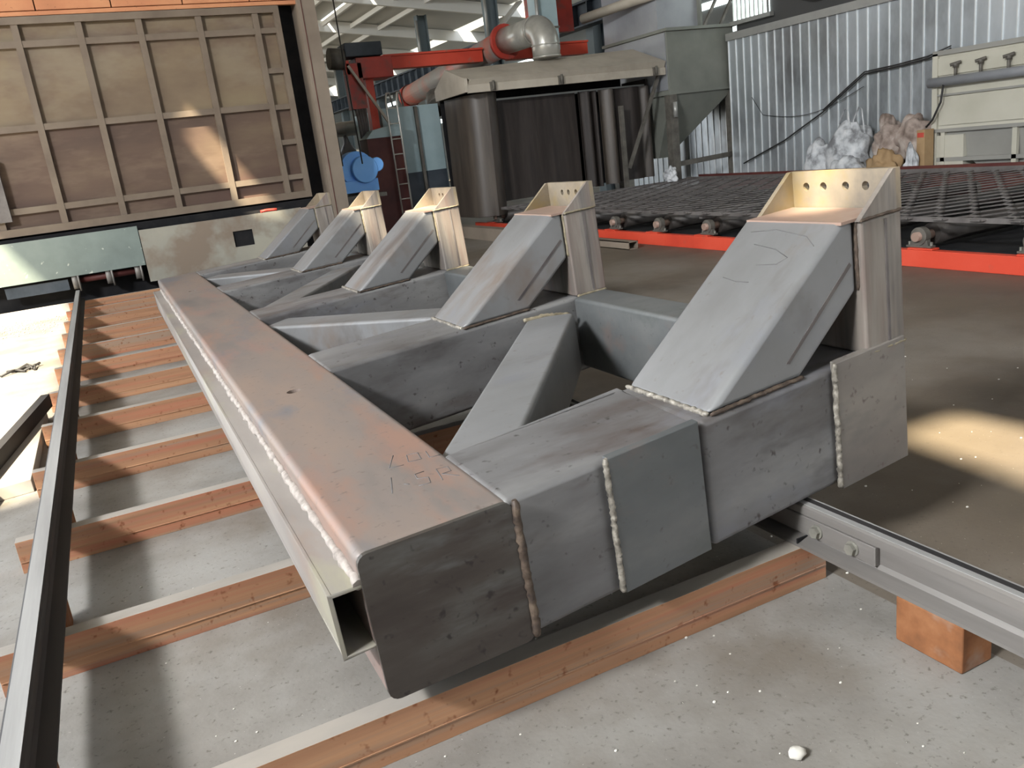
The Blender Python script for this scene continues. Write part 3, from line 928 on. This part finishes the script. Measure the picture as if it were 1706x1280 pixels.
rel(MB().box(9.95, 10.03, 14.96, 15.04, .30, 2.1), KO).build('door_post', 'bearing', bc)
rel(MB().box(7.1, 10.9, 15.42, 15.46, 2.44, 2.50), KO).build('curtain_track', 'trim', bc)

# silver elbow duct and red duct behind it
du = thing('elbow_duct', 'silver elbow duct standing on the beige hood', 'duct', (8.7, 15.5, 3.1))
DO = Vector((8.7, 15.5, 3.1))
pth = [(8.68, 15.5, 3.17)]
for k in range(9):
    a = math.radians(90 * k / 8)
    pth.append((8.68, 15.5 + .32 * (1 - math.cos(a)) , 3.42 + .32 * math.sin(a)))
rel(MB().tube(pth, .275, 28), DO).build('elbow', 'duct', du)
rel(MB().tube([(8.68, 15.82, 3.74), (8.62, 17.07, 3.74)], .27, 28), DO).build('straight_run', 'duct', du)
for (p, q, r) in (((8.68, 15.5, 3.18), (8.68, 15.5, 3.205), .29), ((8.68, 15.5, 3.40), (8.68, 15.5, 3.425), .29), ((8.68, 15.84, 3.74), (8.68, 15.87, 3.74), .29)):
    rel(MB().tube([p, q], r, 28), DO).build('joint_band', 'duct', du)
rp = thing('exhaust_pipe', 'long red and grey exhaust pipe running back from the silver duct', 'pipe', (8.5, 20, 3.5))
PO = Vector((8.5, 20, 3.5))
rel(MB().tube([(8.6, 17.12, 3.72), (8.5, 23.0, 3.25)], .27, 24), PO).build('pipe_run', 'pipe_grey', rp)
rel(MB().tube([(8.62, 17.08, 3.73), (8.61, 17.18, 3.725)], .36, 24), PO).build('flange', 'red_dark', rp)
rel(MB().tube([(8.5, 23.0, 3.25), (8.49, 23.2, 3.23)], .3, 24), PO).build('end_flange', 'red_dark', rp)
rel(MB().tube([(8.5, 19.6, 3.3), (8.5, 19.6, 2.2)], .05, 8), PO).build('prop', 'maroon', rp)

for a, b, lb_ in ((6.0, 8.27, 'orange-red channel beam from the elevator to the red pipe flange'), (8.95, 10.95, 'short orange-red channel beam right of the silver elbow duct')):
    tag(MB().box(a, b, 17.6, 17.9, 3.42, 3.66).box(a, b, 17.55, 17.95, 3.66, 3.70).build('channel_beam', 'red'), lb_, 'beam')
el = thing('elevator_head', 'dull red bucket elevator with grey drive box at the red beam end', 'elevator', (5.5, 17, 0))
EO = Vector((5.5, 17, 0))
rel(MB().box(5.20, 5.95, 16.9, 17.5, 3.2, 3.60), EO).build('head_casing', 'red_dark', el, bevel=.02)
rel(MB().box(5.02, 5.78, 16.9, 17.4, 3.62, 3.88), EO).build('drive_box', 'blue_dark', el, bevel=.02)
rel(MB().tube([(4.70, 17.0, 3.62), (4.98, 17.0, 3.60)], .20, 20), EO).build('pulley', 'bearing', el)
rel(MB().box(5.40, 5.56, 17.1, 17.3, 1.6, 3.2), EO).build('leg_casing', 'red', el)
rel(MB().box(5.0, 5.30, 16.9, 17.2, 2.65, 3.5), EO).build('chute', 'red_dark', el)
rel(MB().box(4.95, 5.06, 16.9, 17.0, 3.3, 3.56), EO).build('bracket', 'red', el)
for k in range(4):
    rel(MB().tube([(5.06 + .06 * k, 16.95, 2.75), (5.08 + .05 * k, 16.9, 2.4), (5.10 + .04 * k, 16.95, 2.0)], .035, 8), EO).build('hose', 'hose', el)
rel(MB().bar((5.0, 16.8, 3.45), (5.85, 16.8, 2.0), .05, .05), EO).build('stay_bar', 'hood', el)
tag(MB().box(3.95, 5.15, 20.0, 20.3, 3.35, 3.95).box(3.96, 4.1, 20.05, 20.2, 0, 3.36).build('red_gantry', 'red_dark'), 'red gantry beam on a post seen behind the hanging cables', 'gantry')
tag(MB().tube([(4.2, 19.3, 2.4), (6.3, 19.3, 2.4)], .16, 16).build('header_pipe', 'duct'), 'shiny horizontal header pipe behind the blue blower', 'pipe')
for k in range(4):
    m = MB().tube([(4.5 + .45 * k, 19.2, .0), (4.5 + .45 * k, 19.2, 1.9), (4.5 + .45 * k, 19.2, 2.08), (4.5 + .45 * k, 19.28, 2.245)], [.19, .19, .08, .05], 16)
    tag(m.build('gas_cylinder', 'collector_pale'), 'pale upright cylinder under the shiny header pipe', 'cylinder', 'cylinders under the header pipe')
cb = thing('control_cabinet', 'maroon cabinet with greenish top behind the blue blower', 'cabinet', (5.4, 16.7, 0))
rel(MB().box(5.05, 5.75, 16.5, 17.0, 0, 2.05), Vector((5.4, 16.7, 0))).build('cabinet_body', 'maroon', cb)
rel(MB().hexa([(5.03, 16.45, 2.05), (5.78, 16.45, 2.05), (5.78, 17.05, 2.05), (5.03, 17.05, 2.05)], [(5.2, 16.5, 2.2), (5.78, 16.5, 2.3), (5.78, 17.0, 2.3), (5.2, 17.0, 2.2)]), Vector((5.4, 16.7, 0))).build('cabinet_top', 'teal', cb)

tm = thing('teal_machine', 'teal grey machine housing with darkened lower half, left of the curtained chamber', 'machine', (6.2, 17.6, 0))
XO = Vector((6.2, 17.6, 0))
rel(MB().box(5.60, 6.85, 17.05, 19.0, 1.3, 2.62), XO).build('upper_housing', 'teal', tm)
rel(MB().box(5.58, 6.85, 17.04, 19.0, 0, 1.30), XO).build('lower_housing', 'blue_dark', tm)
rel(MB().box(6.30, 6.36, 16.98, 17.05, 0, 2.6), XO).build('corner_strip', 'bearing', tm)
rel(MB().tube([(6.95, 17.3, 2.55), (7.05, 17.6, 2.75), (7.3, 17.9, 2.8)], .22, 14), XO).build('bent_duct', 'bearing', tm)
ld = thing('ladder', 'thin silver ladder with hooped top against the teal machine', 'ladder', (5.8, 16.7, 0))
LO = Vector((5.8, 16.7, 0))
for dx in (0, .22):
    rel(MB().tube([(5.50 + dx, 16.35, 0), (5.50 + dx, 16.35, 2.70), (5.55 + dx, 16.4, 2.85), (5.66 + dx, 16.55, 2.87), (5.72 + dx, 16.6, 2.6)], .018, 8), LO).build('stile', 'duct', ld)
for k in range(9):
    rel(MB().tube([(5.50, 16.35, .25 + .29 * k), (5.72, 16.35, .25 + .29 * k)], .013, 6), LO).build('rung', 'duct', ld)

bl = thing('blower', 'bright blue blower on a low stand right of the furnace jamb', 'blower', (4.5, 15.6, 0))
QO = Vector((4.5, 15.6, 0))
bb = MB().tube([(4.28, 15.75, 1.50), (4.28, 15.55, 1.50)], .0, 4, cap=False)
bb = MB().tube([(4.50, 15.9, 1.52), (4.50, 15.55, 1.52)], .32, 28)
rel(bb, QO).build('scroll_housing', 'blue', bl, bevel=.01)
rel(MB().tube([(4.60, 15.56, 1.50), (4.60, 15.40, 1.50)], .245, 28), QO).build('cover_disc', 'blue', bl, bevel=.02)
rel(MB().tube([(4.84, 15.56, 1.56), (4.84, 15.42, 1.56)], .13, 20), QO).build('outlet', 'blue', bl, bevel=.02)
rel(MB().box(4.18, 4.84, 15.5, 15.95, 1.10, 1.32), QO).build('pedestal', 'blue', bl, bevel=.01)
rel(MB().box(4.0, 4.95, 15.45, 16.0, .98, 1.05).box(4.2, 4.28, 15.5, 15.58, 0, 1.0).box(4.7, 4.78, 15.5, 15.58, 0, 1.0).box(4.2, 4.28, 15.9, 15.98, 0, 1.0).box(4.7, 4.78, 15.9, 15.98, 0, 1.0), QO).build('stand', 'bearing', bl)
rel(MB().tube([(4.4, 15.42, 1.07), (4.75, 15.42, 1.07)], .03, 8), QO).build('red_handle', 'rope_red', bl)
for (x, nm) in ((4.02, 'hanging black cable nearer the furnace jamb'), (4.38, 'hanging black cable farther from the furnace jamb')):
    tag(MB().tube([(x, 15.0, 6.9), (x + .02, 15.0, 3.5), (x + .06, 15.0, 1.6)], .012, 6).build('cable', 'cable'), nm, 'cable')

# ------------------------------------------------------------------ far bay: columns and crane runway
for k in range(6):
    yy = 20.0 + 6.2 * k
    m = MB().box(12.65, 12.70, yy, yy + .35, 0, 6.8).box(13.0, 13.05, yy, yy + .35, 0, 6.8).box(12.70, 13.0, yy + .15, yy + .2, 0, 6.8)
    o = m.build('column', 'column')
    MB().tube([(12.58, yy - .05, 4.95), (12.58, yy - .05, 6.6)], .05, 8).build('downpipe', 'trim', o)
    tag(o, 'blue grey steel column carrying the crane runway in the far bay', 'column', 'columns of the far bay')
rw = MB().box(12.2, 12.6, 15.5, 60, 4.85, 4.9).box(12.2, 12.6, 15.5, 60, 4.3, 4.34).box(12.38, 12.42, 15.5, 60, 4.34, 4.85)
for k in range(60):
    rw.box(12.21, 12.4, 15.8 + .74 * k, 15.83 + .74 * k, 4.34, 4.85)
tag(rw.build('crane_runway', 'blue_dark'), 'blue grey crane runway girder with stiffeners along the far columns', 'girder')

# ------------------------------------------------------------------ grey dust collector with hopper
dc = thing('dust_collector', 'tall olive grey dust collector with a pointed hopper on legs', 'dust collector', (11.9, 15.6, 0))
GO = Vector((11.9, 15.6, 0))
m = MB().box(11.02, 12.74, 14.72, 17.0, 2.25, 3.42)
rel(m, GO).build('filter_housing', 'collector', dc, bevel=.01)
rel(MB().box(11.0, 11.03, 14.76, 16.98, 2.3, 3.40), GO).build('side_sheet', 'collector_pale', dc)
rel(MB().box(10.98, 12.78, 14.66, 17.05, 3.42, 3.48), GO).build('housing_ledge', 'collector', dc)
rel(MB().box(10.98, 12.78, 14.68, 17.05, 2.20, 2.26), GO).build('hopper_flange', 'collector', dc)
m = MB().hexa([(11.06, 15.3, .95), (11.30, 15.3, .95), (11.30, 15.6, .95), (11.06, 15.6, .95)], [(11.06, 14.74, 2.2), (12.70, 14.74, 2.2), (12.70, 17.0, 2.2), (11.06, 17.0, 2.2)])
rel(m, GO).build('hopper', 'collector', dc)
rel(MB().box(11.03, 12.05, 15.0, 17.0, 3.48, 4.6), GO).build('upper_plenum', 'collector_pale', dc)
rel(MB().box(12.05, 12.10, 14.9, 17.0, 3.48, 4.6), GO).build('plenum_door', 'collector', dc)
rel(MB().bar((11.98, 14.72, 3.46), (12.5, 14.75, 4.2), .05, .05, up=(0, 1, 0)), GO).build('stay_bar', 'bearing', dc)
rel(MB().bar((12.4, 14.72, 3.46), (12.9, 14.75, 4.2), .05, .05, up=(0, 1, 0)), GO).build('stay_bar', 'bearing', dc)
for (x, yy) in ((11.08, 14.78), (12.66, 14.78), (11.08, 16.9), (12.66, 16.9)):
    rel(MB().box(x - .09, x + .09, yy - .09, yy + .09, 0, 2.2), GO).build('leg', 'bearing', dc)
rel(MB().bar((11.1, 14.75, .80), (12.65, 14.75, .86), .06, .10), GO).build('tie_bar', 'bearing', dc)
rel(MB().tube([(11.06, 14.62, 1.75), (11.06, 14.62, 2.05)], .045, 10), GO).build('valve', 'trim', dc)
tag(MB().tube([(10.45, 16.9, 4.05), (10.85, 15.6, 4.14), (11.0, 14.85, 4.16)], .10, 12).build('air_pipe', 'hood'), 'beige pipe slanting across the side of the grey upper plenum', 'pipe')
tv = thing('exhaust_fan', 'teal square exhaust duct rising behind the silver elbow', 'duct', (9.4, 17.5, 3.4))
rel(MB().box(9.5, 10.0, 17.2, 17.6, 3.5, 5.0), Vector((9.4, 17.5, 3.4))).build('duct_body', 'teal', tv)
rel(MB().box(9.48, 10.02, 17.18, 17.62, 3.95, 3.99), Vector((9.4, 17.5, 3.4))).build('duct_flange', 'bearing', tv)
rel(MB().tube([(9.45, 17.1, 3.5), (9.45, 17.1, 5)], .04, 8), Vector((9.4, 17.5, 3.4))).build('duct_prop', 'trim', tv)
tag(MB().bar((8.5, 17.3, 3.95), (9.2, 17.4, 4.55), .2, .05).build('bright_sheet', 'duct'), 'bright strip of bent sheet metal above the silver elbow', 'sheet')
tag(MB().box(9.9, 11.0, 18.2, 18.5, 4.0, 5.4).build('red_board', 'red_dark'), 'red board behind the upper plenum of the dust collector', 'board')
tag(MB().tube([(12.6, 12.75, 5.2), (12.6, 12.72, 3.9), (12.58, 12.6, 3.68), (12.55, 12.35, 3.62), (12.55, 4.0, 3.62)], .12, 18).build('overhead_pipe', 'bearing'),
    'dark overhead pipe running along the top of the corrugated wall', 'pipe')

# ------------------------------------------------------------------ cream dust collector at right
cd = thing('cream_collector', 'cream dust collector with valves and a grey header pipe at the right edge', 'dust collector', (12.1, 7.6, 0))
ZO = Vector((12.15, 7.6, 0))
cd.location = ZO
rel(MB().box(11.92, 12.44, 6.0, 9.26, 1.03, 2.15), ZO).build('filter_housing', 'cream', cd)
rel(MB().box(11.88, 12.44, 5.98, 9.29, 2.12, 2.19), ZO).build('top_rim', 'cream_grey', cd)
rel(MB().box(11.89, 11.92, 6.0, 9.2, 1.83, 2.08), ZO).build('valve_panel', 'cream', cd, bevel=.004)
rel(MB().box(11.895, 11.92, 6.0, 9.18, 1.10, 1.52), ZO).build('inspection_panel', 'cream', cd, bevel=.004)
rel(MB().box(11.885, 11.92, 6.0, 9.24, 1.53, 1.56), ZO).build('panel_ledge', 'cream_grey', cd)
rel(MB().box(11.87, 12.44, 5.98, 9.28, 1.0, 1.05), ZO).build('bottom_rim', 'cream_grey', cd)
rel(MB().box(11.88, 11.95, 9.20, 9.29, 0.0, 2.15), ZO).build('corner_post', 'cream', cd)
rel(MB().tube([(11.83, 9.30, 1.74), (11.83, 5.8, 1.74)], .072, 18), ZO).build('header_pipe', 'collector_pale', cd)
for yy in (8.86, 8.46, 8.04, 7.64, 7.24):
    v = MB().tube([(11.83, yy, 1.78), (11.83, yy, 1.95)], .022, 8).tube([(11.83, yy, 1.92), (11.83, yy, 1.99)], .036, 12)
    v.tube([(11.78, yy + .055, 1.96), (11.86, yy - .065, 1.99)], .024, 10)
    rel(v, ZO).build('pulse_valve', 'bearing', cd)
m = MB().hexa([(12.0, 6.4, .50), (12.4, 6.4, .50), (12.4, 8.6, .50), (12.0, 8.6, .50)], [(11.94, 6.0, 1.0), (12.44, 6.0, 1.0), (12.44, 9.2, 1.0), (11.94, 9.2, 1.0)])
rel(m, ZO).build('hopper', 'cream_grey', cd)
for yy in (9.1, 7.95, 6.4):
    rel(MB().box(11.89, 11.95, yy - .035, yy + .035, 0.0, 1.0), ZO).build('leg', 'cream', cd)
rel(MB().box(11.89, 11.94, 6.2, 9.2, .56, .62), ZO).build('tie_bar', 'cream_grey', cd)
rel(MB().box(11.90, 12.44, 8.75, 9.22, 0.0, .95), ZO).build('side_skirt', 'cream', cd)
tag(MB().tube([(11.79, 9.02, 1.73), (11.77, 9.05, 1.45), (11.79, 9.2, 1.2), (11.83, 9.34, 1.10)], .016, 8).build('cable', 'cable'),
    'short black cable drooping from the header pipe of the cream collector', 'cable')

# cables on the wall
pts = [(12.42, 14.2, .65), (12.42, 13.0, 1.05), (12.42, 12.0, 1.5), (12.42, 11.4, 1.85), (12.42, 11.05, 2.05), (12.42, 10.4, 2.08), (12.42, 9.8, 2.13), (12.3, 9.3, 2.22)]
pl2 = [(a, b, c + .035) for a, b, c in pts]
tag(MB().tube(pts, .014, 6).tube(pl2[2:], .012, 6).build('cable', 'cable'), 'thick black cable climbing across the corrugated wall', 'cable')
pts = [(12.44, 13.9, 1.95)] + [(12.44, 13.6 - .28 * k, 1.58 - .22 * math.sin(math.pi * k / 9) + .03 * k) for k in range(10)]
tag(MB().tube(pts, .006, 6).build('cable', 'cable'), 'thin sagging wire on the corrugated wall', 'cable')

# ------------------------------------------------------------------ sacks
def sack(c, r, amp, seed, material, name, label, loops=0):
    o = MB().ball((0, 0, 0), r[0], r[1], r[2], 0, 40, 26, amp, 2.2, seed)
    vs = []
    for p in o.v:
        p = Vector(p)
        n = mnoise.noise(p * 5 + Vector((seed, 0, 0))) * .05 + mnoise.noise(p * 12 + Vector((0, seed, 0))) * .022
        n -= .03 * abs(mnoise.noise(p * 8 + Vector((seed, seed, 0))))
        q = p * (1 + n / max(.2, p.length))
        q.z = max(q.z, -r[2] * .82)
        vs.append(tuple(q))
    o.v = vs
    b = o.build('sack' if not loops else 'bulk_bag', material)
    b.location = (c[0], c[1], c[2])
    tag(b, label, 'sack')
    for k in range(loops):
        yy = -.3 + .3 * k
        MB().tube([(-.05, yy - .08, r[2] * .7), (-.05, yy - .02, r[2] + .22), (-.02, yy + .06, r[2] + .26), (0, yy + .2, r[2] + .05), (0, yy + .24, r[2] * .6)], .012, 6).build('lifting_loop', 'bag', b)
    return b


sack((12.05, 11.74, .60), (.24, .28, .42), .35, 1.3, 'bag', 'sack', 'small white sack at the left end of the pile by the wall')
sack((12.12, 11.12, .64), (.28, .48, .62), .30, 4.1, 'bag', 'bulk_bag', 'large white bulk bag with lifting loops by the corrugated wall', 2)
sack((11.66, 10.75, .33), (.2, .40, .40), .25, 8.8, 'bag', 'sack', 'flat white sack lying in front of the bulk bag')
sack((12.14, 10.26, .84), (.24, .30, .42), .40, 2.7, 'bag_brown', 'sack', 'upright brownish crumpled sack beside the bulk bag')
sack((12.14, 9.80, .90), (.22, .34, .36), .40, 6.4, 'bag_brown', 'sack', 'pinkish grey sack on top next to the cream collector')
sack((11.70, 10.0, .42), (.18, .34, .40), .35, 9.9, 'card', 'sack', 'tan torn sack at the bottom right of the pile')
cbx = thing('carton', 'tan carton with a red print beside the cream collector', 'carton', (11.72, 9.27, 0))
m = MB().box(-.10, .10, -.07, .07, 0, 1.07)
m.build('carton_body', 'card', cbx)
MB().box(-.106, -.10, -.055, .055, .96, 1.03).build('red_print', 'card_red', cbx)
sack((11.52, 9.36, .40), (.08, .12, .40), .5, 3.3, 'bag', 'sack', 'crumpled white plastic bag in front of the carton')
sack((10.6, 14.3, .625), (.12, .16, .15), .4, 5.3, 'bag', 'sack', 'small pale rag bundle at the foot of the grey hopper leg')
